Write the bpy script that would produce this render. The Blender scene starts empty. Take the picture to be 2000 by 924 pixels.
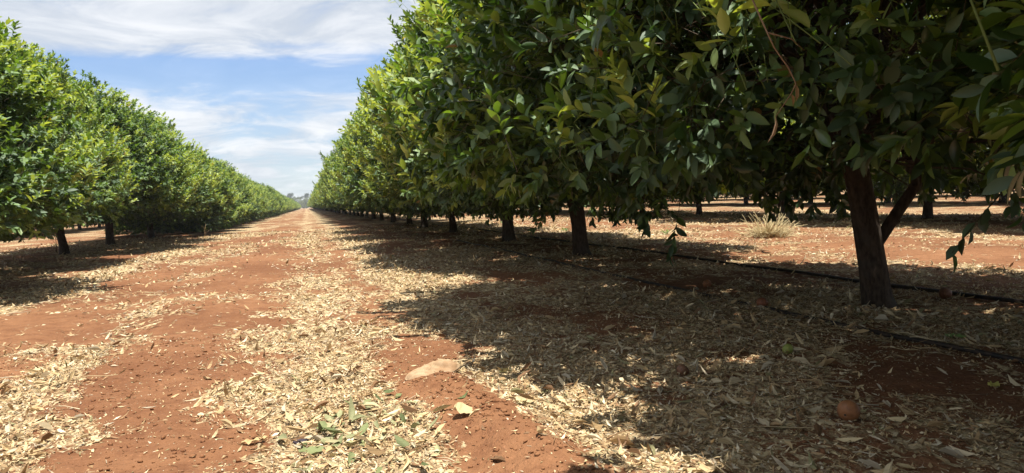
import bpy, math
import numpy as np
from mathutils import Matrix, Euler

RNG = np.random.default_rng(11)
SC = bpy.context.scene
COL = SC.collection
CAM_H = 0.80

# ------------------------------------------------------------------ helpers
def _hash(ix, iy, seed):
    h = (ix.astype(np.int64) * 374761393 + iy.astype(np.int64) * 668265263 + seed * 974634777) & 0xFFFFFFFF
    h = ((h ^ (h >> 13)) * 1274126177) & 0xFFFFFFFF
    h = h ^ (h >> 16)
    return (h & 0xFFFFFF) / float(0xFFFFFF)

def vnoise(x, y, seed=0):
    ix = np.floor(x); iy = np.floor(y); fx = x - ix; fy = y - iy
    fx = fx * fx * (3 - 2 * fx); fy = fy * fy * (3 - 2 * fy)
    a = _hash(ix, iy, seed); b = _hash(ix + 1, iy, seed); c = _hash(ix, iy + 1, seed); d = _hash(ix + 1, iy + 1, seed)
    return (a * (1 - fx) + b * fx) * (1 - fy) + (c * (1 - fx) + d * fx) * fy

def fbm(x, y, seed=0, octv=4):
    s = 0; amp = .5; tot = 0
    for k in range(octv):
        s = s + amp * vnoise(x * 2 ** k, y * 2 ** k, seed + k * 17); tot += amp; amp *= .5
    return s / tot

def sstep(a, b, x):
    t = np.clip((x - a) / (b - a), 0, 1); return t * t * (3 - 2 * t)

def norm(v):
    return v / np.maximum(np.linalg.norm(v, axis=-1, keepdims=True), 1e-9)

def make_mesh(name, V, T, mats, cols=None, smooth=True, mat_idx=None, extra=None):
    """triangle mesh from arrays"""
    me = bpy.data.meshes.new(name)
    V = np.asarray(V, np.float32); T = np.asarray(T, np.int32)
    me.vertices.add(len(V)); me.vertices.foreach_set('co', V.ravel())
    me.loops.add(T.size); me.loops.foreach_set('vertex_index', T.ravel())
    n = T.shape[1]
    me.polygons.add(len(T)); me.polygons.foreach_set('loop_start', np.arange(0, T.size, n, dtype=np.int32))
    me.polygons.foreach_set('use_smooth', np.full(len(T), smooth))
    if mat_idx is not None: me.polygons.foreach_set('material_index', np.asarray(mat_idx, np.int32))
    if cols is not None:
        at = me.attributes.new('col', 'FLOAT_COLOR', 'POINT')
        c = np.ones((len(V), 4), np.float32); c[:, :3] = cols; at.data.foreach_set('color', c.ravel())
    for k, v in (extra or {}).items():
        at = me.attributes.new(k, 'FLOAT', 'POINT'); at.data.foreach_set('value', np.asarray(v, np.float32).ravel())
    for m in mats: me.materials.append(m)
    me.update(calc_edges=True); me.validate()
    return me

def obj(name, me, parent=None, loc=(0, 0, 0), **props):
    o = bpy.data.objects.new(name, me); COL.objects.link(o); o.location = loc
    if parent is not None: o.parent = parent
    for k, v in props.items(): o[k] = v
    return o

def thing(name, label, cat, loc, group=None):
    o = obj(name, None, None, loc, label=label, category=cat)
    o.empty_display_size = .2
    if group: o['group'] = group
    return o

class Acc:
    """collects triangle pieces into one mesh"""
    def __init__(s): s.V = []; s.T = []; s.C = []; s.M = []; s.n = 0
    def add(s, V, T, C, m=0):
        V = np.asarray(V); s.V.append(V); s.T.append(np.asarray(T) + s.n)
        s.C.append(np.broadcast_to(np.asarray(C), V.shape)); s.M.append(np.full(len(T), m)); s.n += len(V)
    def mesh(s, name, mats, smooth=True):
        return make_mesh(name, np.concatenate(s.V), np.concatenate(s.T), mats, np.concatenate(s.C), smooth, np.concatenate(s.M))

def tube(P, R, n=7, rough=0, seed=0, cap=True):
    P = np.asarray(P, float); R = np.asarray(R, float); k = len(P)
    t = norm(np.gradient(P, axis=0))
    ref = np.array([0.31, .87, .22]) if abs(t[0] @ np.array([0, 0, 1.])) > .5 else np.array([0, 0, 1.])
    V = []
    u = norm(np.cross(t[0], ref))
    for i in range(k):
        u = norm(u - t[i] * (u @ t[i])); w = np.cross(t[i], u)
        a = np.arange(n) * 2 * np.pi / n
        r = R[i] * (1 + rough * (vnoise(a * 2.2 + seed, np.full(n, i * .45 + seed), seed) - .5) * 2)
        V.append(P[i] + np.outer(r * np.cos(a), u) + np.outer(r * np.sin(a), w))
    V = np.concatenate(V); T = []
    for i in range(k - 1):
        for j in range(n):
            a, b = i * n + j, i * n + (j + 1) % n
            T += [(a, b, b + n), (a, b + n, a + n)]
    if cap:
        V = np.vstack([V, P[:1], P[-1:]])
        for j in range(n):
            T += [(k * n, (j + 1) % n, j), (k * n + 1, (k - 1) * n + j, (k - 1) * n + (j + 1) % n)]
    return V, np.array(T)

def leaves(P, A, N, L, W, curl, fold, lod=1, wave=None):
    """leaf blades: base points P, axis A, upper side N"""
    m = len(P); A = norm(A); N = norm(N - A * (A * N).sum(1, keepdims=True)); B = np.cross(N, A)
    L = L[:, None]; W = W[:, None] * .5; curl = curl[:, None]; fold = fold[:, None]
    def pt(t, w):
        c = P + A * L * t * (1 - .25 * np.abs(curl) * t) - N * curl * L * t * t
        return c, c + B * W * w + N * fold * W * w, c - B * W * w + N * fold * W * w
    if lod == 1:
        st = [pt(.27, .90), pt(.64, .92)]
        V = np.stack([pt(0, 0)[0], *st[0], *st[1], pt(1, 0)[0]], 1)
        T = np.array([(0, 2, 1), (0, 1, 3), (1, 2, 5), (1, 5, 4), (3, 1, 4), (3, 4, 6), (4, 5, 7), (6, 4, 7)])
        nv = 8
    elif lod == 3:
        st = [pt(.14, .60), pt(.36, .98), pt(.60, .96), pt(.83, .58)]
        V = np.stack([pt(0, 0)[0], *st[0], *st[1], *st[2], *st[3], pt(1.02, 0)[0]], 1); T = [(0, 2, 1), (0, 1, 3)]
        for k in (1, 4, 7): T += [(k, k + 1, k + 4), (k, k + 4, k + 3), (k + 2, k, k + 3), (k + 2, k + 3, k + 5)]
        T = np.array(T + [(10, 11, 13), (12, 10, 13)]); nv = 14
    else:
        s = pt(.45, 1)
        V = np.stack([pt(0, 0)[0], s[1], s[2], pt(1, 0)[0], s[0]], 1)
        T = np.array([(0, 1, 4), (0, 4, 2), (4, 1, 3), (2, 4, 3)]); nv = 5
    F = (T[None] + (np.arange(m) * nv)[:, None, None]).reshape(-1, 3)
    return V.reshape(-1, 3), F, nv

# ------------------------------------------------------------------ materials
def mat(name):
    m = bpy.data.materials.new(name); m.use_nodes = True
    nt = m.node_tree; nt.nodes.clear()
    return m, nt.nodes, nt.links

def out(N, Lk, sh):
    o = N.new('ShaderNodeOutputMaterial'); Lk.new(sh, o.inputs['Surface']); return o

def bsdf(N, rough=.6, spec=.3, col=None):
    b = N.new('ShaderNodeBsdfPrincipled'); b.inputs['Roughness'].default_value = rough
    b.inputs['Specular IOR Level'].default_value = spec
    if col: b.inputs['Base Color'].default_value = (*col, 1)
    return b

def attr(N, name):
    a = N.new('ShaderNodeAttribute'); a.attribute_name = name; return a

def noise(N, scale, detail=4, rough=.55, vec=None, Lk=None):
    n = N.new('ShaderNodeTexNoise'); n.inputs['Scale'].default_value = scale
    n.inputs['Detail'].default_value = detail; n.inputs['Roughness'].default_value = rough
    if vec is not None: Lk.new(vec, n.inputs['Vector'])
    return n

def math_(N, Lk, op, a, b=None, clamp=False):
    n = N.new('ShaderNodeMath'); n.operation = op; n.use_clamp = clamp
    for i, v in enumerate((a, b)):
        if v is None: continue
        if isinstance(v, (int, float)): n.inputs[i].default_value = v
        else: Lk.new(v, n.inputs[i])
    return n.outputs[0]

def mix(N, Lk, f, a, b, mode='MIX'):
    n = N.new('ShaderNodeMix'); n.data_type = 'RGBA'; n.blend_type = mode
    for s, v in ((n.inputs['Factor'], f), (n.inputs[6], a), (n.inputs[7], b)):
        if isinstance(v, (int, float)): s.default_value = v
        elif isinstance(v, tuple): s.default_value = (*v, 1)
        else: Lk.new(v, s)
    return n.outputs[2]

def mapr(N, Lk, v, a, b, c=0., d=1., smooth=True):
    n = N.new('ShaderNodeMapRange'); n.interpolation_type = 'SMOOTHSTEP' if smooth else 'LINEAR'
    Lk.new(v, n.inputs[0])
    for i, x in zip((1, 2, 3, 4), (a, b, c, d)):
        if isinstance(x, (int, float)): n.inputs[i].default_value = x
        else: Lk.new(x, n.inputs[i])
    return n.outputs[0]

def leaf_material():
    m, N, L = mat('citrus_leaf')
    a = attr(N, 'col')
    g = N.new('ShaderNodeNewGeometry')
    back = mix(N, L, .55, a.outputs['Color'], (.06, .11, .045))
    c = mix(N, L, g.outputs['Backfacing'], a.outputs['Color'], back)
    b = bsdf(N, .34, .9); L.new(c, b.inputs['Base Color'])
    r = N.new('ShaderNodeMath'); r.operation = 'MULTIPLY_ADD'; L.new(g.outputs['Backfacing'], r.inputs[0]); r.inputs[1].default_value = .3; r.inputs[2].default_value = .36
    L.new(r.outputs[0], b.inputs['Roughness'])
    t = N.new('ShaderNodeBsdfTranslucent')
    L.new(mix(N, L, 1., a.outputs['Color'], (1.6, 1.55, .45), 'MULTIPLY'), t.inputs['Color'])
    s = N.new('ShaderNodeMixShader'); s.inputs[0].default_value = .26
    L.new(b.outputs[0], s.inputs[1]); L.new(t.outputs[0], s.inputs[2])
    out(N, L, s.outputs[0]); return m

def col_material(name, rough=.8, spec=.2, transl=0., var=0.):
    m, N, L = mat(name); a = attr(N, 'col'); c = a.outputs['Color']
    if var:
        n = noise(N, 60, 3); f = mapr(N, L, n.outputs[0], .3, .7, 1 - var, 1 + var)
        c = mix(N, L, 1., c, f, 'MULTIPLY')
    b = bsdf(N, rough, spec); L.new(c, b.inputs['Base Color'])
    if transl:
        t = N.new('ShaderNodeBsdfTranslucent'); L.new(c, t.inputs['Color'])
        s = N.new('ShaderNodeMixShader'); s.inputs[0].default_value = transl
        L.new(b.outputs[0], s.inputs[1]); L.new(t.outputs[0], s.inputs[2]); out(N, L, s.outputs[0])
    else: out(N, L, b.outputs[0])
    return m

def bark_material():
    m, N, L = mat('citrus_bark')
    tc = N.new('ShaderNodeTexCoord'); mp = N.new('ShaderNodeMapping'); mp.inputs['Scale'].default_value = (1, 1, .35)
    L.new(tc.outputs['Object'], mp.inputs[0])
    n = noise(N, 38, 6, .65, mp.outputs[0], L); n2 = noise(N, 7, 3, .5, tc.outputs['Object'], L)
    c = mix(N, L, mapr(N, L, n.outputs[0], .3, .7), (.028, .020, .014), (.085, .062, .044))
    c = mix(N, L, mapr(N, L, n2.outputs[0], .5, .75), c, (.065, .055, .043))
    b = bsdf(N, .9, .15); L.new(c, b.inputs['Base Color'])
    bp = N.new('ShaderNodeBump'); bp.inputs['Strength'].default_value = .7; bp.inputs['Distance'].default_value = .02
    L.new(n.outputs[0], bp.inputs['Height']); L.new(bp.outputs[0], b.inputs['Normal'])
    out(N, L, b.outputs[0]); return m

def soil_nodes(N, L, pos):
    n1 = noise(N, .55, 4, .55, pos, L); n2 = noise(N, 9, 6, .65, pos, L); n3 = noise(N, 70, 3, .6, pos, L)
    c = mix(N, L, mapr(N, L, n1.outputs[0], .35, .65), (.152, .068, .032), (.222, .108, .052))
    c = mix(N, L, mapr(N, L, n2.outputs[0], .32, .58, .6, 0.), c, (.108, .043, .020))
    c = mix(N, L, mapr(N, L, n3.outputs[0], .55, .75, 0., .5), c, (.32, .15, .078))
    return c, n2, n3

def ground_material():
    m, N, L = mat('red_soil_with_leaf_litter')
    pos = N.new('ShaderNodeNewGeometry').outputs['Position']
    soil, n2, n3 = soil_nodes(N, L, pos)
    lit = attr(N, 'litter').outputs['Fac']
    # dry leaf fragments, thresholded by the litter cover
    mp = N.new('ShaderNodeMapping'); mp.inputs['Scale'].default_value = (1.0, .55, 1.); mp.inputs['Rotation'].default_value = (0, 0, .5)
    L.new(pos, mp.inputs[0])
    wn = noise(N, 14, 2, .5, pos, L)
    vadd = N.new('ShaderNodeVectorMath'); vadd.operation = 'MULTIPLY_ADD'
    L.new(wn.outputs['Color'], vadd.inputs[0]); vadd.inputs[1].default_value = (.09, .09, .0); L.new(mp.outputs[0], vadd.inputs[2])
    v1 = N.new('ShaderNodeTexVoronoi'); v1.inputs['Scale'].default_value = 34; L.new(vadd.outputs[0], v1.inputs['Vector'])
    v2 = N.new('ShaderNodeTexVoronoi'); v2.inputs['Scale'].default_value = 95; L.new(vadd.outputs[0], v2.inputs['Vector'])
    n4 = noise(N, 5.5, 5, .7, pos, L)
    nb = noise(N, 1.3, 4, .6, pos, L)
    sx = N.new('ShaderNodeSeparateColor'); L.new(v1.outputs['Color'], sx.inputs[0])
    sy = N.new('ShaderNodeSeparateColor'); L.new(v2.outputs['Color'], sy.inputs[0])
    k = math_(N, L, 'MULTIPLY', sx.outputs[0], .40)
    k = math_(N, L, 'ADD', k, math_(N, L, 'MULTIPLY', sy.outputs[0], .22))
    k = math_(N, L, 'ADD', k, math_(N, L, 'MULTIPLY', n4.outputs[0], .42))
    k = math_(N, L, 'ADD', k, math_(N, L, 'MULTIPLY', nb.outputs[0], .25))   # 0..1.29
    thr = mapr(N, L, lit, 0., 1., .97, .20, False)
    mask = mapr(N, L, math_(N, L, 'SUBTRACT', k, thr), -.03, .05)
    lc = mix(N, L, sx.outputs[1], (.26, .17, .082), (.56, .44, .255))
    lc = mix(N, L, mapr(N, L, sy.outputs[2], .3, 1., 0, .5), lc, (.58, .49, .31))
    lc = mix(N, L, mapr(N, L, v1.outputs['Distance'], .35, .62, 0., .6), lc, (.11, .055, .025))
    c = mix(N, L, mask, soil, lc)
    b = bsdf(N, .95, .12); L.new(c, b.inputs['Base Color'])
    n5 = noise(N, 26, 5, .7, pos, L)
    h = math_(N, L, 'ADD', math_(N, L, 'ADD', math_(N, L, 'MULTIPLY', n2.outputs[0], .7), math_(N, L, 'MULTIPLY', n5.outputs[0], .55)), math_(N, L, 'MULTIPLY', n3.outputs[0], .22))
    h = math_(N, L, 'ADD', h, math_(N, L, 'MULTIPLY', math_(N, L, 'MULTIPLY', mask, sx.outputs[2]), .45))
    bp = N.new('ShaderNodeBump'); bp.inputs['Strength'].default_value = .8; bp.inputs['Distance'].default_value = .04
    L.new(h, bp.inputs['Height']); L.new(bp.outputs[0], b.inputs['Normal'])
    out(N, L, b.outputs[0]); return m

def clod_material():
    m, N, L = mat('red_soil_clods'); pos = N.new('ShaderNodeNewGeometry').outputs['Position']
    c, n2, n3 = soil_nodes(N, L, pos); b = bsdf(N, .95, .1); L.new(c, b.inputs['Base Color'])
    bp = N.new('ShaderNodeBump'); bp.inputs['Strength'].default_value = .6; bp.inputs['Distance'].default_value = .01
    L.new(n3.outputs[0], bp.inputs['Height']); L.new(bp.outputs[0], b.inputs['Normal']); out(N, L, b.outputs[0]); return m

def simple(name, c, rough=.6, spec=.3, c2=None, scale=20, bump=.3):
    m, N, L = mat(name); b = bsdf(N, rough, spec, c)
    tc = N.new('ShaderNodeTexCoord'); n = noise(N, scale, 5, .6, tc.outputs['Object'], L)
    if c2: L.new(mix(N, L, mapr(N, L, n.outputs[0], .35, .65), c, c2), b.inputs['Base Color'])
    bp = N.new('ShaderNodeBump'); bp.inputs['Strength'].default_value = bump; bp.inputs['Distance'].default_value = .01
    L.new(n.outputs[0], bp.inputs['Height']); L.new(bp.outputs[0], b.inputs['Normal'])
    out(N, L, b.outputs[0]); return m

M_LEAF = leaf_material(); M_BARK = bark_material(); M_GROUND = ground_material(); M_CLOD = clod_material()
M_STEM = col_material('green_stem', .7, .2)
M_DRY = col_material('dry_leaf', .75, .25, .12, .18)
M_WILT = col_material('wilted_leaf', .7, .25, .12, .15)
M_TWIG = col_material('dry_twig', .85, .15, 0, .2)
M_FAR = col_material('grey_green_foliage', .7, .2, .2)

# ------------------------------------------------------------------ ground shape and litter cover
ROW_R, ROW_L = 3.43, -5.0
ROWS_RIGHT = (11.85, 20.25, 28.65, 37.05)
ROWS_LEFT = (-13.4, -21.8)
ALL_ROWS = (ROW_R, ROW_L) + ROWS_RIGHT + ROWS_LEFT + (45.4, -30.2)

def mound(x, y):   # the loose ridge of scraped soil left of the windrow
    cx = .62 + .06 * np.sin(y * 1.9) - .10 * (y - 2.4)
    m = np.exp(-((x - cx) / .15) ** 2) * sstep(1.0, 1.7, y) * (1 - sstep(2.9, 3.35, y))
    return m

def H(x, y):
    x = np.asarray(x, float); y = np.asarray(y, float)
    z = np.zeros(np.broadcast(x, y).shape)
    for r in ALL_ROWS: z = z + .02 * np.exp(-((x - r) / 1.5) ** 2)
    near = 1 - sstep(25, 60, np.hypot(x, y))
    z = z + near * (.05 * (fbm(x * .5, y * .35, 3, 3) - .5) + .030 * (fbm(x * 2.2, y * 2.0, 5, 4) - .5))
    path = sstep(-3.2, -2.4, x) * (1 - sstep(.9, 1.4, x))
    z = z - near * .035 * path * (np.exp(-((x + 1.5) / .32) ** 2) + np.exp(-((x - .25 + .35) / .3) ** 2))
    fine = 1 - sstep(7, 14, y)
    z = z + fine * (.024 * (fbm(x * 9, y * 9, 8, 3) - .5) + .012 * (np.abs(fbm(x * 17, y * 17, 9, 2) - .5) * 2))
    md = mound(x, y)
    z = z + md * (.045 + .055 * (fbm(x * 11, y * 11, 21, 4) - .35))
    return z

def litter(x, y):
    x = np.asarray(x, float); y = np.asarray(y, float)
    n = fbm(x * .9 + 3.1, y * .42 + 1.7, 31, 4); n2 = fbm(x * 3.1, y * 2.4, 41, 3)
    near = 1 - sstep(9, 22, y)
    c = .15 + .11 * sstep(4, 9, y) + 0 * x
    # mown prunings lie in bands along the rows
    c = c + .62 * np.exp(-((x - .93 - .05 * np.sin(y * .9)) / .34) ** 2)           # windrow along the shade edge
    c = c + .27 * np.exp(-((x + .02 - .06 * np.sin(y * .7)) / .26) ** 2)            # strip in the middle of the track
    far = .55 + .45 * near
    c = c - .26 * np.exp(-((x - .50) / .16) ** 2) * near
    c = c - .20 * np.exp(-((x + .72) / .34) ** 2) * far + .10 * (1 - near)
    c = c + .22 * np.exp(-((x + 1.35) / .35) ** 2) * near
    c = c - .16 * np.exp(-((x + 1.9) / .35) ** 2) * near
    c = c + .36 * np.exp(-((x + 2.75) / .40) ** 2)
    for r in ALL_ROWS:
        w = 2.1 if r == ROW_R else 1.8
        c = np.maximum(c, .46 * np.exp(-(np.abs(x - r + (.35 if r == ROW_R else 0)) / w) ** 6))
        c = c + .30 * np.exp(-((x - r - 2.1) / .5) ** 2) * (r > 0)
    c = c + 1.3 * (n - .5) + 1.25 * (n2 - .5) + .75 * (fbm(x * 9., y * 7., 51, 2) - .5) * near
    # bare scraped soil patches of the near foreground
    c = c - .75 * mound(x, y)
    c = c - .7 * np.exp(-(((x - .63) / .18) ** 2 + ((y - 3.75) / .35) ** 2))
    c = c - .75 * np.exp(-(((x - .38) / .14) ** 2 + ((y - 3.4) / .5) ** 2))
    c = c - .8 * np.exp(-(((x + .45) / .30) ** 2 + ((y - 2.7) / .35) ** 2))
    c = c - .6 * np.exp(-(((x + .75) / .25) ** 2 + ((y - 3.7) / .7) ** 2))
    c = c - .7 * np.exp(-(((x - .1) / .25) ** 2 + ((y - 1.95) / .14) ** 2))
    c = c - .6 * np.exp(-(((x - 2.35) / .45) ** 2 + ((y - 2.1) / .28) ** 2))        # soil patch in the shade
    c = c + .5 * np.exp(-(((x - .17) / .22) ** 2 + ((y - 2.55) / .35) ** 2))        # heap beside the mound
    c = c + .5 * np.exp(-(((x + 1.15) / .35) ** 2 + ((y - 2.9) / .7) ** 2))
    return np.clip(c, 0, 1)

def grow(start, stop, first, rate):
    v = [start]; d = first
    while abs(v[-1]) < abs(stop): v.append(v[-1] + d); d *= rate
    return v

xs = np.array(sorted([-v for v in grow(1.6, 1600, .025, 1.045)] + list(np.arange(-1.58, 2.4, .02)) + grow(2.41, 1600, .025, 1.04)))
ys = np.array([-v for v in grow(0, 700, .3, 1.25)][:0:-1] + list(np.arange(0, 1.1, .1)) + list(np.arange(1.1, 4.2, .02)) + grow(4.2, 2600, .025, 1.0175))
XX, YY = np.meshgrid(xs, ys)
ZZ = H(XX, YY); LL = litter(XX, YY)
nx, ny = len(xs), len(ys)
idx = np.arange(nx * ny).reshape(ny, nx)
Q = np.stack([idx[:-1, :-1], idx[:-1, 1:], idx[1:, 1:], idx[1:, :-1]], -1).reshape(-1, 4)
obj('ground', make_mesh('ground', np.stack([XX, YY, ZZ], -1).reshape(-1, 3), Q, [M_GROUND], None, True, None, {'litter': LL.ravel()}), kind='structure')

# ------------------------------------------------------------------ dry litter as real leaves
VIEW0, VIEW1 = math.radians(16.0 - 37.5), math.radians(16.0 + 37.5)
def in_view(x, y, pad=.35):
    a = np.arctan2(x, y)
    return (a > VIEW0 - pad * .12 / np.maximum(.2, y / 3)) & (a < VIEW1 + .08) & (y > 1.0)

DRYC = np.array([(.54, .42, .235), (.45, .32, .165), (.60, .49, .31), (.36, .24, .12), (.21, .12, .06), (.43, .36, .25), (.25, .225, .11), (.66, .57, .40)])
DRYP = np.array([.17, .20, .11, .19, .16, .09, .04, .04])

def scatter(n, y0, y1, xl, xr, power, thr_pow):
    """random spots kept in proportion to the litter cover"""
    got = []
    while sum(map(len, got)) < n:
        m = 60000
        y = y0 + (y1 - y0) * RNG.random(m) ** power
        a0, a1 = np.tan(VIEW0) * y - .4, np.tan(VIEW1) * y + .4
        x = np.clip(a0, xl, xr) + (np.clip(a1, xl, xr) - np.clip(a0, xl, xr)) * RNG.random(m)
        keep = RNG.random(m) < np.clip(litter(x, y) + .085, 0, 1) ** thr_pow * (a1 - a0) / (np.tan(VIEW1) * y1 - np.tan(VIEW0) * y1 + .8) * 1.0 if power == 1 else RNG.random(m) < np.clip(litter(x, y) + .085, 0, 1) ** thr_pow
        got.append(np.stack([x[keep], y[keep]], 1))
    return np.concatenate(got)[:n]

def lay_leaves(acc, xy, Lr, Wr, lod, lift, tilt, palette=DRYC, pp=DRYP, mi=0, roll=.6):
    m = len(xy); z = H(xy[:, 0], xy[:, 1]); cov = litter(xy[:, 0], xy[:, 1])
    P = np.stack([xy[:, 0], xy[:, 1], z + .002 + lift * cov * RNG.random(m) ** 1.5], 1)
    th = RNG.random(m) * 2 * np.pi
    A = np.stack([np.cos(th), np.sin(th), RNG.normal(0, tilt, m)], 1)
    Nn = np.stack([RNG.normal(0, tilt * 1.6, m), RNG.normal(0, tilt * 1.6, m), np.where(RNG.random(m) < .5, 1, -1)], 1)
    L = RNG.uniform(*Lr, m); W = L * RNG.uniform(*Wr, m)
    V, F, nv = leaves(P, A, Nn, L, W, RNG.normal(0, .36, m), np.abs(RNG.normal(roll, .5, m)), lod)
    c = palette[RNG.choice(len(palette), m, p=pp)] * RNG.uniform(.78, 1.12, (m, 1))
    V[:, 2] = np.maximum(V[:, 2], np.repeat(z, nv) + .001)
    acc.add(V, F, np.repeat(c, nv, 0), mi)

acc = Acc()
lay_leaves(acc, scatter(3800, 1.1, 4.5, -4, 6, 1.0, 1.5), (.025, .062), (.14, .36), 1, .034, .26)
lay_leaves(acc, scatter(1500, 1.1, 5.0, -4, 6, 1.0, 1.1), (.045, .09), (.2, .32), 1, .03, .2, roll=1.5)
lay_leaves(acc, scatter(6500, 4.5, 9.0, -5, 9, 1.0, 1.5), (.03, .07), (.16, .36), 1, .03, .26)
lay_leaves(acc, scatter(52000, 1.1, 5.0, -4, 6, 1.0, 1.4), (.009, .036), (.14, .4), 2, .020, .22)
lay_leaves(acc, scatter(80000, 1.05, 5.0, -4, 6, 1.0, 1.0), (.004, .014), (.3, .9), 2, .010, .3)
lay_leaves(acc, scatter(26000, 5.0, 11, -6, 11, 1.0, 1.5), (.015, .05), (.2, .5), 2, .025, .25)
lay_leaves(acc, scatter(36000, 9.0, 26, -8, 14, 1.0, 1.5), (.045, .095), (.25, .5), 2, .03, .25)
obj('leaf_litter', acc.mesh('leaf_litter', [M_DRY], False), kind='stuff', label='pale dry leaf litter scattered over the red soil', category='leaf litter')

# straw-like stalks among the leaves
acc = Acc()
for (x, y) in scatter(1100, 1.1, 8, -4, 6, 1.0, 1.2):
    L = RNG.uniform(.05, .22); th = RNG.random() * 6.283; k = 4
    t = np.linspace(-.5, .5, k)
    px = x + np.cos(th) * L * t + RNG.normal(0, .006, k); py = y + np.sin(th) * L * t + RNG.normal(0, .006, k)
    P = np.stack([px, py, H(px, py) + .008 + RNG.random() * .018 + RNG.normal(0, .003, k)], 1)
    V, T = tube(P, np.linspace(1, .6, k) * RNG.uniform(.0012, .003), 4)
    acc.add(V, T, DRYC[RNG.integers(0, 6)] * RNG.uniform(.7, 1.05))
obj('straw', acc.mesh('straw', [M_TWIG]), kind='stuff', label='loose straw coloured stalks lying among the leaf litter', category='straw')

# crumbs and clods of soil
ICO_V = np.array([(-.53, 0, .85), (.53, 0, .85), (-.53, 0, -.85), (.53, 0, -.85), (0, .85, .53), (0, .85, -.53), (0, -.85, .53), (0, -.85, -.53), (.85, .53, 0), (-.85, .53, 0), (.85, -.53, 0), (-.85, -.53, 0)])
ICO_T = np.array([(0, 4, 1), (0, 9, 4), (9, 5, 4), (4, 5, 8), (4, 8, 1), (8, 10, 1), (8, 3, 10), (5, 3, 8), (5, 2, 3), (2, 7, 3), (7, 10, 3), (7, 6, 10), (7, 11, 6), (11, 0, 6), (0, 1, 6), (6, 1, 10), (9, 0, 11), (9, 11, 2), (9, 2, 5), (7, 2, 11)])[:, ::-1]
def clods(n, xy, rr):
    m = len(xy); r = rr[0] * (rr[1] / rr[0]) ** (RNG.random(m) ** 2.2)
    V = ICO_V[None] * RNG.uniform(.4, 1.3, (m, 12, 1)) * r[:, None, None] * np.array([1.1, 1.0, .75])
    V = V + np.stack([xy[:, 0], xy[:, 1], H(xy[:, 0], xy[:, 1]) + r * .25], 1)[:, None]
    return V.reshape(-1, 3), (ICO_T[None] + (np.arange(m) * 12)[:, None, None]).reshape(-1, 3)
acc = Acc()
got = []
while sum(map(len, got)) < 6000:
    x = RNG.uniform(-2.2, 1.5, 40000); y = RNG.uniform(1.2, 5, 40000)
    k = RNG.random(40000) < .05 * (1 - litter(x, y)) ** 2 * (2.5 / y) + .30 * mound(x, y) ** 1.3 * sstep(.4, .6, fbm(x * 7, y * 7, 77, 2))
    got.append(np.stack([x[k], y[k]], 1))
acc.add(*clods(0, np.concatenate(got)[:6000], (.0018, .0125)), (1, 1, 1))
obj('soil_clods', acc.mesh('soil_clods', [M_CLOD], True), kind='stuff', label='loose crumbs and clods of red soil along the track', category='soil')

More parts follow.
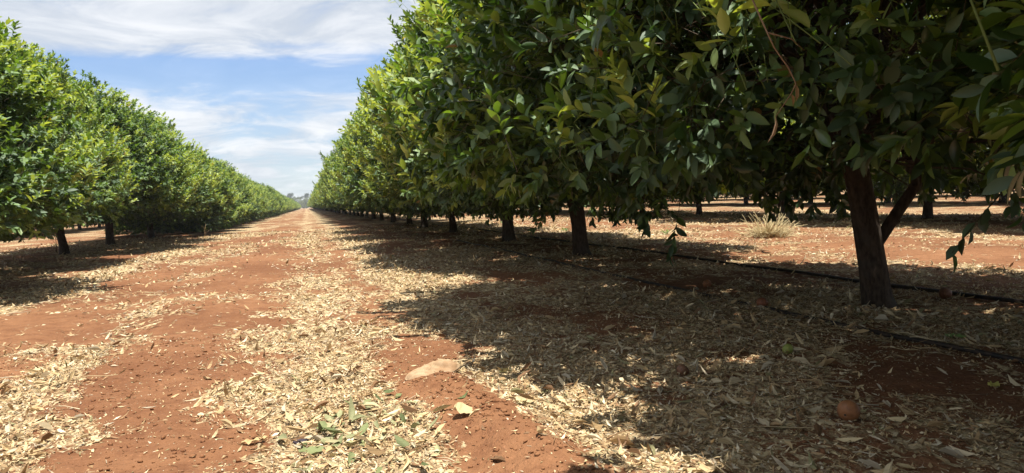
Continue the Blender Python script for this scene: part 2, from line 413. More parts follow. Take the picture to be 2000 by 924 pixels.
# ------------------------------------------------------------------ citrus trees
def crown_mesh(name, seed, zb=.52, zt=4.2, rx=2.15, ry=2.4, nclump=430, per=30, low=.74, hole=None, lod=1):
    g = np.random.default_rng(seed)
    uc = .20
    def f(u):
        up = np.clip((u - uc) / (1 - uc), 0, 1); dn = np.clip((uc - u) / uc, 0, 1)
        return np.sqrt(np.clip(1 - up ** 1.45, 0, 1)) * np.sqrt(np.clip(1 - low * dn ** 2.0, 0, 1))
    def lobes(th, u): return 1 + .10 * (vnoise(th * 1.6 + 20, u * 4, seed) - .5) * 2 + .05 * np.sin(3 * th + seed)
    C = []
    while len(C) < nclump:
        p = g.uniform(-1, 1, 3); th = math.atan2(p[1], p[0]); u = (p[2] + 1) / 2
        R = float(f(np.array(u)) * lobes(np.array(th), np.array(u)))
        q = math.hypot(p[0], p[1]) / max(R, .05)
        topq = u / 1.0
        if q > 1.0: continue
        shell = q > .78 or u > .9
        if not shell and g.random() > (.16 if u < .12 else .22 if u < .5 else .36): continue
        C.append((p[0] * rx, p[1] * ry, zb + u * (zt - zb), u))
    C = np.array(C)
    S, D, ST = [], [], []
    zc = zb + .40 * (zt - zb)
    for c in C:
        o = np.array([c[0] / rx ** 2, c[1] / ry ** 2, (c[2] - zc) / 1.9 ** 2]); o /= np.linalg.norm(o) + 1e-6
        rad = g.uniform(.20, .48); n = int(per * g.uniform(.7, 1.4))
        d = g.normal(size=(n, 3)); d = norm(d + o * .55 + np.array([0, 0, .15]))
        pos = c[:3] + d * rad * g.random((n, 1)) ** .4
        droop = -.30 if c[3] < .12 else (.25 if c[3] < .3 else .75)
        dr = norm(.5 * d + .55 * o + np.array([0, 0, droop]) + g.normal(0, .33, (n, 3)))
        S.append(pos); D.append(dr); ST.append(g.uniform(.09, .20, n))
    # leafy tufts pushing out of the face of the crown
    YT = [np.zeros(len(x)) for x in S]
    for q in range(270):
        th = g.random() * 6.283; u = g.uniform(.10, .92); R = float(f(np.array(u)) * lobes(np.array(th), np.array(u)))
        c = np.array([math.cos(th) * R * rx, math.sin(th) * R * ry, zb + u * (zt - zb)])
        o = np.array([math.cos(th), math.sin(th), .3]); n = int(g.uniform(5, 13)); k = g.uniform(.04, .36)
        S.append(c + o * k + g.normal(0, .10, (n, 3))); D.append(norm(o * .55 + np.array([0, 0, .75]) + g.normal(0, .28, (n, 3)))); ST.append(g.uniform(.12, .26, n))
        YT.append(np.full(n, g.uniform(.05, .55)))
    # long whippy shoots at the top and a few out of the sides
    n = 46; th = g.random(n) * 6.283; q = np.sqrt(g.random(n)) * .9
    up = np.where(g.random(n) < .7, g.uniform(.82, .98, n), g.uniform(.35, .8, n))
    R = f(up) * np.where(up > .82, q + .1, .93)
    S.append(np.stack([np.cos(th) * R * rx, np.sin(th) * R * ry, zb + up * (zt - zb)], 1))
    D.append(norm(np.stack([np.cos(th) * .45, np.sin(th) * .45, np.ones(n)], 1) + g.normal(0, .25, (n, 3)))); ST.append(np.where(up > .82, g.uniform(.26, .42, n), g.uniform(.14, .24, n)))
    # skirts hanging at the bottom
    n = 22; th = g.random(n) * 6.283; q = g.uniform(.2, .98, n) * .55
    S.append(np.stack([np.cos(th) * q * rx, np.sin(th) * q * ry, zb + g.uniform(.0, .25, n)], 1))
    D.append(norm(np.stack([np.cos(th) * .6, np.sin(th) * .6, -np.ones(n)], 1) + g.normal(0, .3, (n, 3)))); ST.append(g.uniform(.15, .35, n))
    YT = np.concatenate(YT + [np.zeros(len(x)) for x in S[len(YT):]])
    S = np.concatenate(S); D = np.concatenate(D); ST = np.concatenate(ST)
    if hole is not None:
        k = ~hole(S); S, D, ST, YT = S[k], D[k], ST[k], YT[k]
    zmin = np.where(low > .5, zb - .04 + .36 * sstep(.25, .80, np.hypot(S[:, 0] / rx, S[:, 1] / ry)), zb)
    k = S[:, 2] > zmin + g.normal(0, .04, len(S)); S, D, ST, YT = S[k], D[k], ST[k], YT[k]
    ns = len(S)
    # leaves on shoots
    nl = np.clip((ST * 38).astype(int) + g.integers(2, 6, ns), 6, 17)
    sid = np.repeat(np.arange(ns), nl); m = len(sid)
    j = np.concatenate([np.arange(k) for k in nl]); t = (j + .5) / nl[sid]
    t = .12 + .88 * t
    U = D[sid]; ref = norm(np.cross(U, np.tile([.3, .2, .93], (m, 1)) + 1e-3)); ref2 = np.cross(U, ref)
    az = j * 2.4 + g.random(ns)[sid] * 6.283
    rad = ref * np.cos(az)[:, None] + ref2 * np.sin(az)[:, None]
    ang = np.radians(np.clip(64 - 40 * t + g.normal(0, 13, m), 6, 95))[:, None]
    A = norm(U * np.cos(ang) + rad * np.sin(ang) + np.array([0, 0, .10]) * np.where(S[sid][:, 2:] < 1.0, -1.6, 1) + g.normal(0, .12, (m, 3)))
    Nn = U * .75 + np.array([0, 0, .75]) + g.normal(0, .25, (m, 3)) - rad * .2
    P = S[sid] + U * (ST[sid] * t)[:, None]
    P[:, 2] = np.maximum(P[:, 2], .26)
    L = g.uniform(.064, .108, m) * (1 - .25 * (t > .9)); W = L * g.uniform(.36, .48, m)
    V, F, nv = leaves(P, A, Nn, L, W, g.normal(.16, .13, m), np.abs(g.normal(.42, .22, m)), lod)
    # leaf colour: shoot age and health, with sunlit tufts and shaded body painted in
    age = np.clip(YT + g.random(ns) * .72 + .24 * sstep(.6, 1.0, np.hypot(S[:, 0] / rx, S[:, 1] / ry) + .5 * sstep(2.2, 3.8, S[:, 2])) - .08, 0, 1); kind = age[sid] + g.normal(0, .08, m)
    mature_shaded = np.array([.026, .060, .014]); mid = np.array([.125, .215, .034]); young_lit = np.array([.38, .46, .12])
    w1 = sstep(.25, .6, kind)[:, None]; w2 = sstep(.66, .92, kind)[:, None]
    c = (mature_shaded * (1 - w1) + mid * w1) * (1 - w2) + young_lit * w2
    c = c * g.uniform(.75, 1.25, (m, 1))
    yel = g.random(m) < .004; c[yel] = np.array([.30, .25, .04])
    dead = g.random(m) < .002; c[dead] = np.array([.30, .18, .08])
    a = Acc(); a.add(V, F, np.repeat(c, nv, 0), 0)
    # shoot stems, three-sided
    e = norm(np.cross(D, np.tile([.2, .5, .8], (ns, 1)))); e2 = np.cross(D, e); r = .0028
    base = S - D * .14; tip = S + D * ST[:, None]
    Vs = np.stack([base + e * r, base - e * r * .5 + e2 * r * .87, base - e * r * .5 - e2 * r * .87, tip], 1).reshape(-1, 3)
    Ts = (np.array([(0, 1, 3), (1, 2, 3), (2, 0, 3)])[None] + (np.arange(ns) * 4)[:, None, None]).reshape(-1, 3)
    sc = np.where(age[:, None] > .5, np.array([[.09, .12, .03]]), np.array([[.085, .065, .04]]))
    a.add(Vs, Ts, np.repeat(sc, 4, 0), 1)
    return a.mesh(name, [M_LEAF, M_STEM])

def bez(p0, d0, p1, n, sag, g):
    t = np.linspace(0, 1, n)[:, None]; p0 = np.array(p0, float); p1 = np.array(p1, float)
    c = p0 + np.array(d0, float) * np.linalg.norm(p1 - p0) * .45
    P = (1 - t) ** 2 * p0 + 2 * t * (1 - t) * c + t * t * p1
    P[1:-1] += g.normal(0, .025, (n - 2, 3)); P[:, 2] -= sag * (t[:, 0] ** 2)
    return P

def trunk_mesh(name, seed, path=None, radii=None, forks=None, zb=.55):
    g = np.random.default_rng(seed); a = Acc(); w = (1, 1, 1)
    if path is None:
        h = g.uniform(.55, .8); lean = g.normal(0, .05, 2); r = g.uniform(.085, .105)
        zz = np.array([-.08, 0, .06, .2, .4, h, h + .15]); path = np.stack([lean[0] * zz * 1.5 + g.normal(0, .006, 7), lean[1] * zz * 1.5 + g.normal(0, .006, 7), zz], 1)
        radii = r * np.array([1.55, 1.35, 1.15, 1.0, .95, 1.02, .7])
        forks = [(5, None, .6)] * 4
    path = np.array(path); a.add(*tube(path, radii, 14, .10, seed), w)
    ends = []
    n = len(forks)
    for k, (i, tgt, rr) in enumerate(forks):
        th = k * 6.283 / n + g.normal(0, .3) + seed
        if tgt is None: tgt = (math.cos(th) * 1.0, math.sin(th) * 1.1, g.uniform(1.6, 2.4))
        p0 = path[i] - np.array([0, 0, .05]); d = norm(np.array(tgt) - p0) * .6 + np.array([0, 0, .6])
        P = bez(p0, d, tgt, 9, 0, g); R = np.linspace(radii[i] * rr, .022, 9)
        a.add(*tube(P, R, 9, .1, seed + k), w); ends.append((P, R))
    for P, R in ends:   # side branches that carry the crown
        for q in range(9):
            i = int(g.integers(2, 8)); th = g.random() * 6.283; rr = g.uniform(1.0, 1.7)
            e = np.array([math.cos(th) * rr, math.sin(th) * rr * 1.15, np.clip(P[i][2] + g.normal(.25, .5), zb + .15, 3.1)])
            Pb = bez(P[i], norm(e - P[i]) * .7 + np.array([0, 0, .3]), e, 7, .05, g); r0 = min(R[i] * .7, .024)
            a.add(*tube(Pb, np.linspace(r0, .005, 7), 6, .05, q), w)
            for s in range(3):
                ii = int(g.integers(2, 6)); e2 = Pb[ii] + norm(g.normal(size=3) + np.array([e[0] * .4, e[1] * .4, .2])) * g.uniform(.35, .7)
                e2[2] = max(e2[2], zb)
                a.add(*tube(bez(Pb[ii], norm(e2 - Pb[ii]), e2, 5, .03, g), np.linspace(.008, .003, 5), 4), w)
    return a.mesh(name, [M_BARK])

CROWNS = [crown_mesh('citrus_crown', 100 + k, zb=z, zt=t) for k, (z, t) in enumerate([(.56, 4.20), (.53, 4.05), (.58, 4.30), (.53, 4.15), (.56, 4.0)])]
LOW_CROWN = crown_mesh('citrus_crown', 133, zb=.34, zt=4.1, low=.3)
TRUNKS = [trunk_mesh('citrus_trunk', 40 + k) for k in range(4)]

# the forked tree at the right
HERO = (3.45, 3.68)
def hero_hole(S):   # clear view in under the canopy around the fork
    q = -S[:, 0] * .68 - S[:, 1] * .73; e = S[:, 0] * .73 - S[:, 1] * .68
    low = (S[:, 2] < .92) & ((np.hypot(S[:, 0] + .95, S[:, 1] + .3) < .6) | (np.hypot(S[:, 0] + .25, S[:, 1] - .75) < .5) | (np.hypot(S[:, 0] - .5, S[:, 1] - 1.8) < .5))
    return low | ((S[:, 2] < .92) & (np.hypot(S[:, 0], S[:, 1]) < .8)) | ((S[:, 2] < .9) & (q > 0) & (np.abs(e) < .75)) | ((S[:, 2] < 1.05) & (q > 0) & (np.abs(e + .1) < .3))
HERO_CROWN = crown_mesh('citrus_crown', 207, zb=.60, zt=4.2, rx=2.15, ry=2.35, hole=hero_hole, lod=3)
NEAR_CROWN = crown_mesh('citrus_crown', 251, zb=.56, zt=4.2, lod=3)
HERO_TRUNK = trunk_mesh('citrus_trunk', 77,
    path=[(.02, -.01, -.08), (.015, -.01, 0), (.0, 0, .08), (-.02, .0, .25), (-.05, .0, .45), (-.09, 0, .68), (-.14, .01, .95), (-.19, .02, 1.15)],
    radii=[.128, .108, .090, .082, .079, .076, .075, .055],
    forks=[(3, (.75, -.25, 1.65), .5), (6, (-1.0, .3, 2.2), .75), (6, (-.1, -1.0, 2.2), .7), (6, (.2, .9, 2.4), .7), (5, (-.5, -.7, 2.0), .45)], zb=.75)

def tree(x, y, label, group=None, cr=None, tk=None, dx=0., zs=1., flip=False, rot=0., s=1., dz=0.):
    t = thing('citrus_tree', label, 'citrus tree', (x, y, float(H(x, y))), group)
    o = obj('trunk', tk, t); o.rotation_euler = (0, 0, rot)
    c = obj('crown', cr, t, (dx, 0, dz)); c.scale = (-s if flip else s, s, zs)
    if rot > 1.5 and cr is not HERO_CROWN: c.rotation_euler = (0, 0, math.pi)
    return t

G2 = np.random.default_rng(5)
FAR_R = 'small far citrus tree in the right hand row beyond its tenth trunk'
FAR_L = 'small far citrus tree in the left hand row beyond its ninth tree'
lab_r = {0: 'nearest citrus tree, big leaves hanging into the top right corner of the photo',
         1: 'citrus tree with the thick forked dark trunk leaning left beside the black hose',
         2: 'citrus tree with the second largest trunk, standing in dark shade left of the forked trunk',
         3: 'third citrus tree of the right hand row, straight trunk with lit soil behind it',
         4: 'fourth citrus tree of the right hand row with a slightly leaning trunk',
         5: 'fifth citrus tree of the right hand row, yellow green top against the sky'}
nth = ['', '', '', '', '', '', 'sixth', 'seventh', 'eighth', 'ninth', 'tenth', 'eleventh']
ysR = [-.7, HERO[1], 8.6, 12.4, 17.0, 21.3]
while ysR[-1] < 372: ysR.append(ysR[-1] + 4.3 + G2.normal(0, .12))
for i, y in enumerate(ysR):
    lb = lab_r.get(i) or (f'{nth[i]} citrus tree of the right hand row counted from the forked trunk' if i <= 10 else FAR_R)
    gp = 'citrus trees in the right hand row' if i <= 10 else 'far citrus trees in the right hand row'
    if i == 1: hero = tree(ROW_R + .02, y, lb, gp, HERO_CROWN, HERO_TRUNK, dx=-.26)
    else: tree(ROW_R + G2.normal(0, .06), y, lb, gp, NEAR_CROWN if i in (0, 2) else CROWNS[(i * 3 + 1) % 5], TRUNKS[i % 4], dx=(-.5 if i == 0 else -.05) + G2.normal(0, .06), s=1.08 if i == 0 else 1., zs=G2.uniform(.94, 1.05), flip=G2.random() < .5, rot=float(G2.integers(0, 2)) * math.pi)
lab_l = {0: 'citrus tree at the left edge of the photo, lit face reaching the top left',
         1: 'citrus tree at the far left with skirts hanging down almost to the ground',
         2: 'citrus tree in the left hand row with the thickest bare trunk showing there',
         3: 'citrus tree of the left row with the second visible trunk, behind the bare dry twig'}
ysL = [8.6, 12.6, 17.1, 21.0]
while ysL[-1] < 372: ysL.append(ysL[-1] + 4.3 + G2.normal(0, .12))
for i, y in enumerate(ysL):
    lb = lab_l.get(i) or (f'{["", "", "", "", "fifth", "sixth", "seventh", "eighth", "ninth"][i]} citrus tree of the left hand row counted from the left edge' if i <= 8 else FAR_L)
    gp = 'citrus trees in the left hand row' if i <= 8 else 'far citrus trees in the left hand row'
    tree(ROW_L + G2.normal(0, .08), y, lb, gp, LOW_CROWN if (i > 4 and i % 2) else CROWNS[(i * 2 + 3) % 5], TRUNKS[(i + 2) % 4], dx=.05 + G2.normal(0, .1), dz=.02 if i == 0 else .10 if i == 1 else .30 if i < 4 else .12 if i == 4 else -.10, s=.86 if i == 1 else 1., zs=.81 if i < 2 else G2.uniform(.73, .79), flip=G2.random() < .5, rot=float(G2.integers(0, 2)) * math.pi)
order = ['second', 'third', 'fourth', 'fifth']
for k, (rx, y0, y1) in enumerate(zip(ROWS_RIGHT, (5, 12, 19, 25), (66, 72, 76, 84))):
    lb = f'citrus tree in the {order[k]} row to the right, glimpsed under nearer canopies'
    y = y0 + G2.uniform(0, 2)
    while y < y1:
        tree(rx + G2.normal(0, .08), y, lb, f'citrus trees in the {order[k]} row to the right', CROWNS[int(G2.integers(0, 5))], TRUNKS[int(G2.integers(0, 4))], dx=-.2, zs=G2.uniform(.94, 1.04), rot=float(G2.integers(0, 2)) * math.pi)
        y += 4.3
for k, (rx, y0, y1) in enumerate(zip(ROWS_LEFT, (32, 54), (82, 110))):
    lb = f'citrus tree in the {order[k]} row to the left, behind the left trunks'
    y = y0
    while y < y1:
        tree(rx, y, lb, f'citrus trees in the {order[k]} row to the left', CROWNS[int(G2.integers(0, 5))], TRUNKS[int(G2.integers(0, 4))], zs=G2.uniform(.94, 1.04), rot=float(G2.integers(0, 2)) * math.pi)
        y += 4.3

# dead twig with curled brown leaves hanging in the forked tree's crown
a = Acc()
g = np.random.default_rng(3)
P = np.array([0, 0, .8]) + .88 * (np.array([(1.45, 2.10, 1.50), (1.373, 1.877, 1.272), (1.387, 1.865, 1.225), (1.426, 1.851, 1.161), (1.445, 1.843, 1.113), (1.429, 1.846, 1.083), (1.38, 1.856, 1.016)]) - np.array([0, 0, .8]))
base = np.array([ROW_R + .02, HERO[1], float(H(ROW_R, HERO[1]))])
a.add(*tube(P - base, [.003, .0024, .0022, .002, .0018, .0015, .001], 6, .25, 3), (.21, .125, .07), 0)
a.add(*tube(np.array([P[1], P[1] + (.06, -.02, -.02), P[1] + (.10, -.02, -.05)]) - base, [.0022, .0016, .001], 5), (.21, .125, .07), 0)
V, F, nv = leaves(np.array([P[4], P[6], P[5]]) - base, np.array([(-.2, 0, -1), (-.05, .05, -1), (.3, 0, -.8)]), np.array([(.5, -1, .1), (.7, -.8, 0), (.2, -1, 0)]),
                  np.array([.05, .075, .035]), np.array([.02, .026, .012]), np.array([-.15, .25, .2]), np.array([.6, .5, .5]), 1)
a.add(V, F, np.repeat(np.array([(.5, .30, .15), (.62, .40, .24), (.45, .27, .12)]), nv, 0), 1)
tw = obj('dead_twig', a.mesh('dead_twig', [M_TWIG, M_DRY]), hero, label='bare orange brown twig with two curled dead leaves')

# low twig of leaves hanging clear of the canopy against the lit soil
def sprig(origin, direction, n, Ls, seed, parent, base, name='hanging_sprig'):
    g = np.random.default_rng(seed); a = Acc(); o = np.array(origin) - base; d = np.array(direction, float)
    P = np.stack([o + d * t + np.array([0, 0, -.06 * t * t]) for t in np.linspace(0, 1, 5)])
    a.add(*tube(P, np.linspace(.004, .0015, 5), 5), (.07, .06, .03), 1)
    tt = np.linspace(.45, 1, n); B = o + d * tt[:, None] + np.array([0, 0, -1.0]) * (.06 * tt ** 2)[:, None]
    th = np.arange(n) * 2.3 + seed
    A = norm(d) * .5 + np.stack([np.cos(th) * .6, np.sin(th) * .6, -.65 + 0 * th], 1)
    V, F, nv = leaves(B, A, np.stack([np.cos(th + 1) * .8, np.sin(th + 1) * .8, .7 + 0 * th], 1), g.uniform(.085, .11, n) * Ls, g.uniform(.042, .05, n) * Ls, np.full(n, .2), np.full(n, .3), 1)
    a.add(V, F, np.repeat(np.tile([[.03, .07, .016]], (n, 1)) * g.uniform(.8, 1.2, (n, 1)), nv, 0), 0)
    return obj(name, a.mesh(name, [M_LEAF, M_STEM]), parent)
sprig((2.80, 2.22, .80), (-.27, .07, -.24), 7, .85, 4, hero, base)
sprig((4.05, 3.2, 1.05), (-.25, -.15, -.35), 9, 1.0, 9, hero, base)
sprig((3.6, 2.75, 1.0), (.3, -.1, -.22), 9, 1.0, 12, hero, base)

# ------------------------------------------------------------------ far trees beyond the end of the rows
def far_tree_mesh(name, seed, h, w, col, thin):
    g = np.random.default_rng(seed); a = Acc()
    n = 2600; m = 16 if thin else 22
    c = np.stack([g.normal(0, w * .42, m), g.normal(0, w * .42, m), h * (g.uniform(.35, .97, m) if thin else g.uniform(.15, .85, m))], 1)
    k = g.integers(0, m, n); rad = (h * .10 if thin else h * .22)
    P = c[k] + norm(g.normal(size=(n, 3))) * rad * g.random((n, 1)) ** .4
    A = g.normal(size=(n, 3)) + np.array([0, 0, -.3])
    V, F, nv = leaves(P, A, g.normal(size=(n, 3)) + np.array([0, 0, .5]), g.uniform(.35, .7, n), g.uniform(.16, .3, n), np.full(n, .1), np.full(n, .2), 2)
    a.add(V, F, np.repeat(np.array(col) * g.uniform(.75, 1.25, (n, 1)), nv, 0), 0)
    crown = a.mesh(name + '_crown', [M_FAR])
    b = Acc(); b.add(*tube(np.array([(0, 0, -.2), (.05, 0, h * .4), (.1, .1, h * .9)]), [.22, .14, .03], 7), (1, 1, 1))
    for q in range(0, m, 3): b.add(*tube(np.array([(.05, 0, h * .35), c[q] * .6 + np.array([0, 0, h * .2]), c[q]]), [.08, .05, .02], 5), (1, 1, 1))
    return b.mesh(name + '_trunk', [M_BARK]), crown
FT = [far_tree_mesh('eucalyptus', 300 + k, h, w, (.085, .115, .075), True) for k, (h, w) in enumerate([(11, 2.6), (10, 2.4), (12, 2.5)])]
FS = [far_tree_mesh('scrub_tree', 320 + k, h, w, (.13, .155, .075), False) for k, (h, w) in enumerate([(7.5, 4.2), (6.4, 3.6)])]
g = np.random.default_rng(8)
for k in range(15):
    x = -34 + k * 4.3 + g.normal(0, .8); t = thing('eucalyptus_tree', 'slender grey green tree rising above the scrub at the far end of the track', 'tree', (x, 560 + g.uniform(-10, 25), 0), 'tall far trees')
    tk, cr = FT[k % 3]; s = g.uniform(.85, 1.1)
    if x < -22: s *= .75
    for nm, me in (('trunk', tk), ('crown', cr)):
        o = obj(nm, me, t); o.scale = (s, s, s)
for k in range(26):
    x = -55 + k * 4.0 + g.normal(0, .8); t = thing('scrub_tree', 'one of the low rounded olive green trees closing the far end of the track', 'tree', (x, 500 + g.uniform(-15, 25), 0), 'low far trees')
    tk, cr = FS[k % 2]; s = g.uniform(.8, 1.15)
    for nm, me in (('trunk', tk), ('crown', cr)):
        o = obj(nm, me, t); o.scale = (s, s, s); o.rotation_euler = (0, 0, k * 1.1)

# ------------------------------------------------------------------ thin haze over the flat country
def haze_box():
    x0, x1, y0, y1, z0, z1 = xs[0] - 5, xs[-1] + 5, ys[0] - 5, ys[-1] + 5, -1.2, 17.
    V = [(x, y, z) for z in (z0, z1) for y in (y0, y1) for x in (x0, x1)]
    me = bpy.data.meshes.new('haze'); me.from_pydata(V, [], [(0, 2, 3, 1), (4, 5, 7, 6), (0, 1, 5, 4), (2, 6, 7, 3), (0, 4, 6, 2), (1, 3, 7, 5)])
    m = bpy.data.materials.new('haze'); m.use_nodes = True; m.node_tree.nodes.clear()
    v = m.node_tree.nodes.new('ShaderNodeVolumePrincipled'); v.inputs['Color'].default_value = (.86, .92, 1., 1); v.inputs['Density'].default_value = .0004
    o = m.node_tree.nodes.new('ShaderNodeOutputMaterial'); m.node_tree.links.new(v.outputs[0], o.inputs['Volume'])
    me.materials.append(m); obj('haze', me, kind='stuff', label='thin pale haze lying over the orchard', category='haze')
haze_box()

# ------------------------------------------------------------------ irrigation hoses
M_HOSE = simple('black_polythene', (.014, .013, .013), .55, .3, (.05, .032, .022), 30, .1)
def hose(x0, y0, y1, r, wob, seed, label, lift=.8):
    y = np.concatenate([np.arange(y0, 12, .12), np.arange(12, y1, .6)])
    x = x0 + wob * (fbm(y * .35, y * 0, seed, 3) - .5) * 2
    z = H(x, y) + r * lift + .012 * vnoise(y * .8, y * 0, seed + 1)
    # a stiff pipe bridges small hollows
    k = np.ones(5) / 5; z = np.maximum(np.convolve(np.pad(z, 2, 'edge'), k, 'valid'), z - .004)
    V, T = tube(np.stack([x, y, z], 1), np.full(len(y), r), 10)
    obj('irrigation_hose', make_mesh('irrigation_hose', V, T, [M_HOSE]), label=label, category='hose', group='irrigation hoses along the right hand row')
hose(4.18, -.5, 70, .014, .06, 5, 'long black irrigation hose running behind the forked trunk')
hose(2.80, -.5, 14, .012, .05, 9, 'black irrigation hose lying in the litter in front of the forked trunk', .25)

# ------------------------------------------------------------------ small things on the ground
def sphere_like(r, seed, bump, squash=1., nu=28, nv=18):
    u, v = np.meshgrid(np.linspace(0, 2 * np.pi, nu, endpoint=False), np.linspace(0, np.pi, nv))
    d = np.stack([np.sin(v) * np.cos(u), np.sin(v) * np.sin(u), np.cos(v) * squash], -1)
    rr = r * (1 + bump * (fbm(d[..., 0] * 2.5 + 9, d[..., 1] * 2.5 + d[..., 2] * 1.7, seed, 3) - .5) * 2)
    dim = np.exp(-((v / .22) ** 2)) * .10
    V = (d * (rr * (1 - dim))[..., None]).reshape(-1, 3); T = []
    for i in range(nv - 1):
        for j in range(nu):
            a, b = i * nu + j, i * nu + (j + 1) % nu; T += [(a, a + nu, b + nu), (a, b + nu, b)]
    return V, np.array(T)
def fruit(x, y, r, seed, c1, c2, bump, label, name='fallen_orange', cat='orange', group='fallen oranges in the litter'):
    m = simple(name + '_skin', c1, .55, .35, c2, 45, .35)
    V, T = sphere_like(r, seed, bump, .93)
    g = np.random.default_rng(seed); R = np.array(Euler((1.2 + g.normal(0, .4), g.normal(0, .4), g.random() * 6)).to_matrix())
    V = V @ R.T
    t = thing(name, label, cat, (x, y, float(H(x, y)) - V[:, 2].min() - .004), group)
    obj('peel', make_mesh('peel', V, T, [m]), t)
    C = np.array([0, 0, r * .86]) @ R.T
    Vs, Ts = tube(np.array([C * .97, C * 1.03, C * 1.07]), [r * .11, r * .09, r * .03], 6)
    obj('stalk_button', make_mesh('stalk_button', Vs, Ts, [M_BARK]), t)
fruit(1.69, 1.93, .036, 3, (.29, .12, .045), (.20, .08, .03), .03, 'round dull orange fruit lying in the shaded litter at lower right')
fruit(2.78, 3.92, .036, 5, (.24, .085, .035), (.14, .05, .025), .10, 'dark brown rotten orange in the litter just left of the forked trunk base')
fruit(4.05, 3.72, .040, 6, (.16, .065, .03), (.10, .042, .02), .10, 'brown withered orange beside the hose right of the forked trunk')
fruit(3.10, 5.10, .036, 7, (.30, .11, .04), (.18, .07, .03), .12, 'shrivelled brown orange near the hose well left of the forked trunk')
fruit(1.50, 2.68, .026, 8, (.17, .08, .04), (.11, .05, .025), .14, 'small brown dried orange at the edge of the sunlit litter')
fruit(2.11, 2.79, .026, 9, (.20, .24, .05), (.27, .26, .06), .04, 'small yellow green fruit on the shaded litter', 'green_fruit', 'fruit', None)

# crumpled dusty sack
a = Acc(); nu, nv = 54, 26
u, v = np.meshgrid(np.linspace(-1, 1, nu), np.linspace(-1, 1, nv))
w = np.sqrt(np.clip(1 - np.abs(u) ** 2.6, 0, 1)) * (1 - .28 * u * 0 + .10 * np.sin(u * 4))
X = u * .135; Y = v * w * .062
edge = np.clip((1 - np.abs(v) ** 3), 0, 1) * np.clip(1 - np.abs(u) ** 5, 0, 1)
Z = .8 * edge * (.030 + .014 * np.sin(u * 5 + v * 2.5) * (1 - v * v) + .016 * (fbm(u * 3.5 + v * 1.5, v * 4, 61, 3) - .5) * 2 + .012 * np.abs(np.sin(7 * v + 5 * u + 3 * np.sin(3 * u))) - .014 * np.exp(-((v - .25 * np.sin(4 * u) - .1) / .10) ** 2))
top = np.stack([X, Y, Z], -1).reshape(-1, 3); bot = np.stack([X, Y, -.006 + 0 * Z], -1).reshape(-1, 3)
id_ = np.arange(nu * nv).reshape(nv, nu)
T = np.concatenate([np.stack([id_[:-1, :-1], id_[:-1, 1:], id_[1:, 1:]], -1).reshape(-1, 3), np.stack([id_[:-1, :-1], id_[1:, 1:], id_[1:, :-1]], -1).reshape(-1, 3)])
M_SACK = simple('dusty_sackcloth', (.34, .245, .15), .9, .1, (.25, .155, .085), 16, .8)
ob = make_mesh('sack', np.vstack([top, bot]), np.vstack([T, T[:, ::-1] + len(top)]), [M_SACK])
s = obj('crumpled_sack', ob, None, (.505, 3.14, float(H(.505, 3.14)) + .006), label='dusty tan crumpled sack lying flat on the track beside the soil ridge', category='sack')
s.rotation_euler = (.10, -.10, .28)

# heap of wilted greenish leaves beside the soil ridge
a = Acc(); n = 85; xy = np.stack([RNG.normal(.15, .12, n), RNG.normal(2.50, .20, n)], 1)
WC = np.array([(.25, .25, .125), (.34, .31, .165), (.16, .18, .075), (.44, .37, .20), (.10, .12, .045)])
lay_leaves(a, xy, (.045, .085), (.28, .44), 1, .034, .24, WC, np.array([.3, .25, .2, .15, .1]))
obj('wilted_leaves', a.mesh('wilted_leaves', [M_WILT]), kind='stuff', label='heap of wilted grey green leaves on the dry litter beside the soil ridge', category='wilted leaves')

def lone_leaf(x, y, L, W, th, c, label, curl=.2, fold=.5, tilt=.2, name='fallen_leaf', up=1.):
    ns = 9; t = np.linspace(0, 1, ns); wv = np.sin(np.pi * np.clip(t, .02, .98)) ** .75 * W / 2
    j = np.linspace(-1, 1, 5); g = np.random.default_rng(int(L * 1e4) + int(th * 100))
    V = []
    for i in range(ns):
        for q in j:
            lx = L * (t[i] - .5); ly = q * wv[i]; lz = fold * abs(q) * wv[i] + curl * L * (t[i] - .5) ** 2 * 2 + .0035 * g.normal()
            V.append((lx, ly, lz))
    V = np.array(V); T = []
    for i in range(ns - 1):
        for q in range(4):
            k = i * 5 + q; T += [(k, k + 5, k + 6), (k, k + 6, k + 1)]
    R = np.array(Euler((tilt, tilt * .5, th)).to_matrix()); V = V @ R.T
    me = make_mesh(name, V, np.array(T), [M_DRY], np.tile(c, (len(V), 1)))
    return obj(name, me, None, (x, y, float(H(x, y)) - V[:, 2].min() + .006), label=label, category='leaf')
lone_leaf(.475, 2.37, .075, .06, .3, (.45, .33, .18), 'broad pale papery dead leaf on bare soil in front of the sack', .25, .35, .5)
lone_leaf(.74, 2.50, .085, .032, -.9, (.46,.37,.21), 'long curled straw coloured leaf at the right foot of the soil ridge', .3, .7)
lone_leaf(.83, 2.43, .10, .03, -1.0, (.44,.34,.19), 'long curled pale leaf lower right of the soil ridge, lying diagonally', .3, .8)
lone_leaf(-.22, 2.60, .09, .024, .35, (.42,.29,.14), 'narrow curled tan leaf lying alone on bare soil at lower left', .2, .8, .05)
lone_leaf(-.03, 2.42, .085, .045, .2, (.17,.19,.08), 'wilted olive green leaf left of the leaf heap', .2, .4)
lone_leaf(2.42, 2.02, .07, .035, .2, (.55, .50, .13), 'yellow fallen leaf on dark soil near the right edge', .2, .4)
lone_leaf(3.02, 2.72, .10, .05, -.4, (.22, .34, .10), 'green fallen leaf on shaded litter at the right edge', .2, .4)
lone_leaf(1.02, 1.72, .10, .03, -.15, (.44,.32,.17), 'pale curled leaf at the bottom edge of the photo', .2, .6, .05)

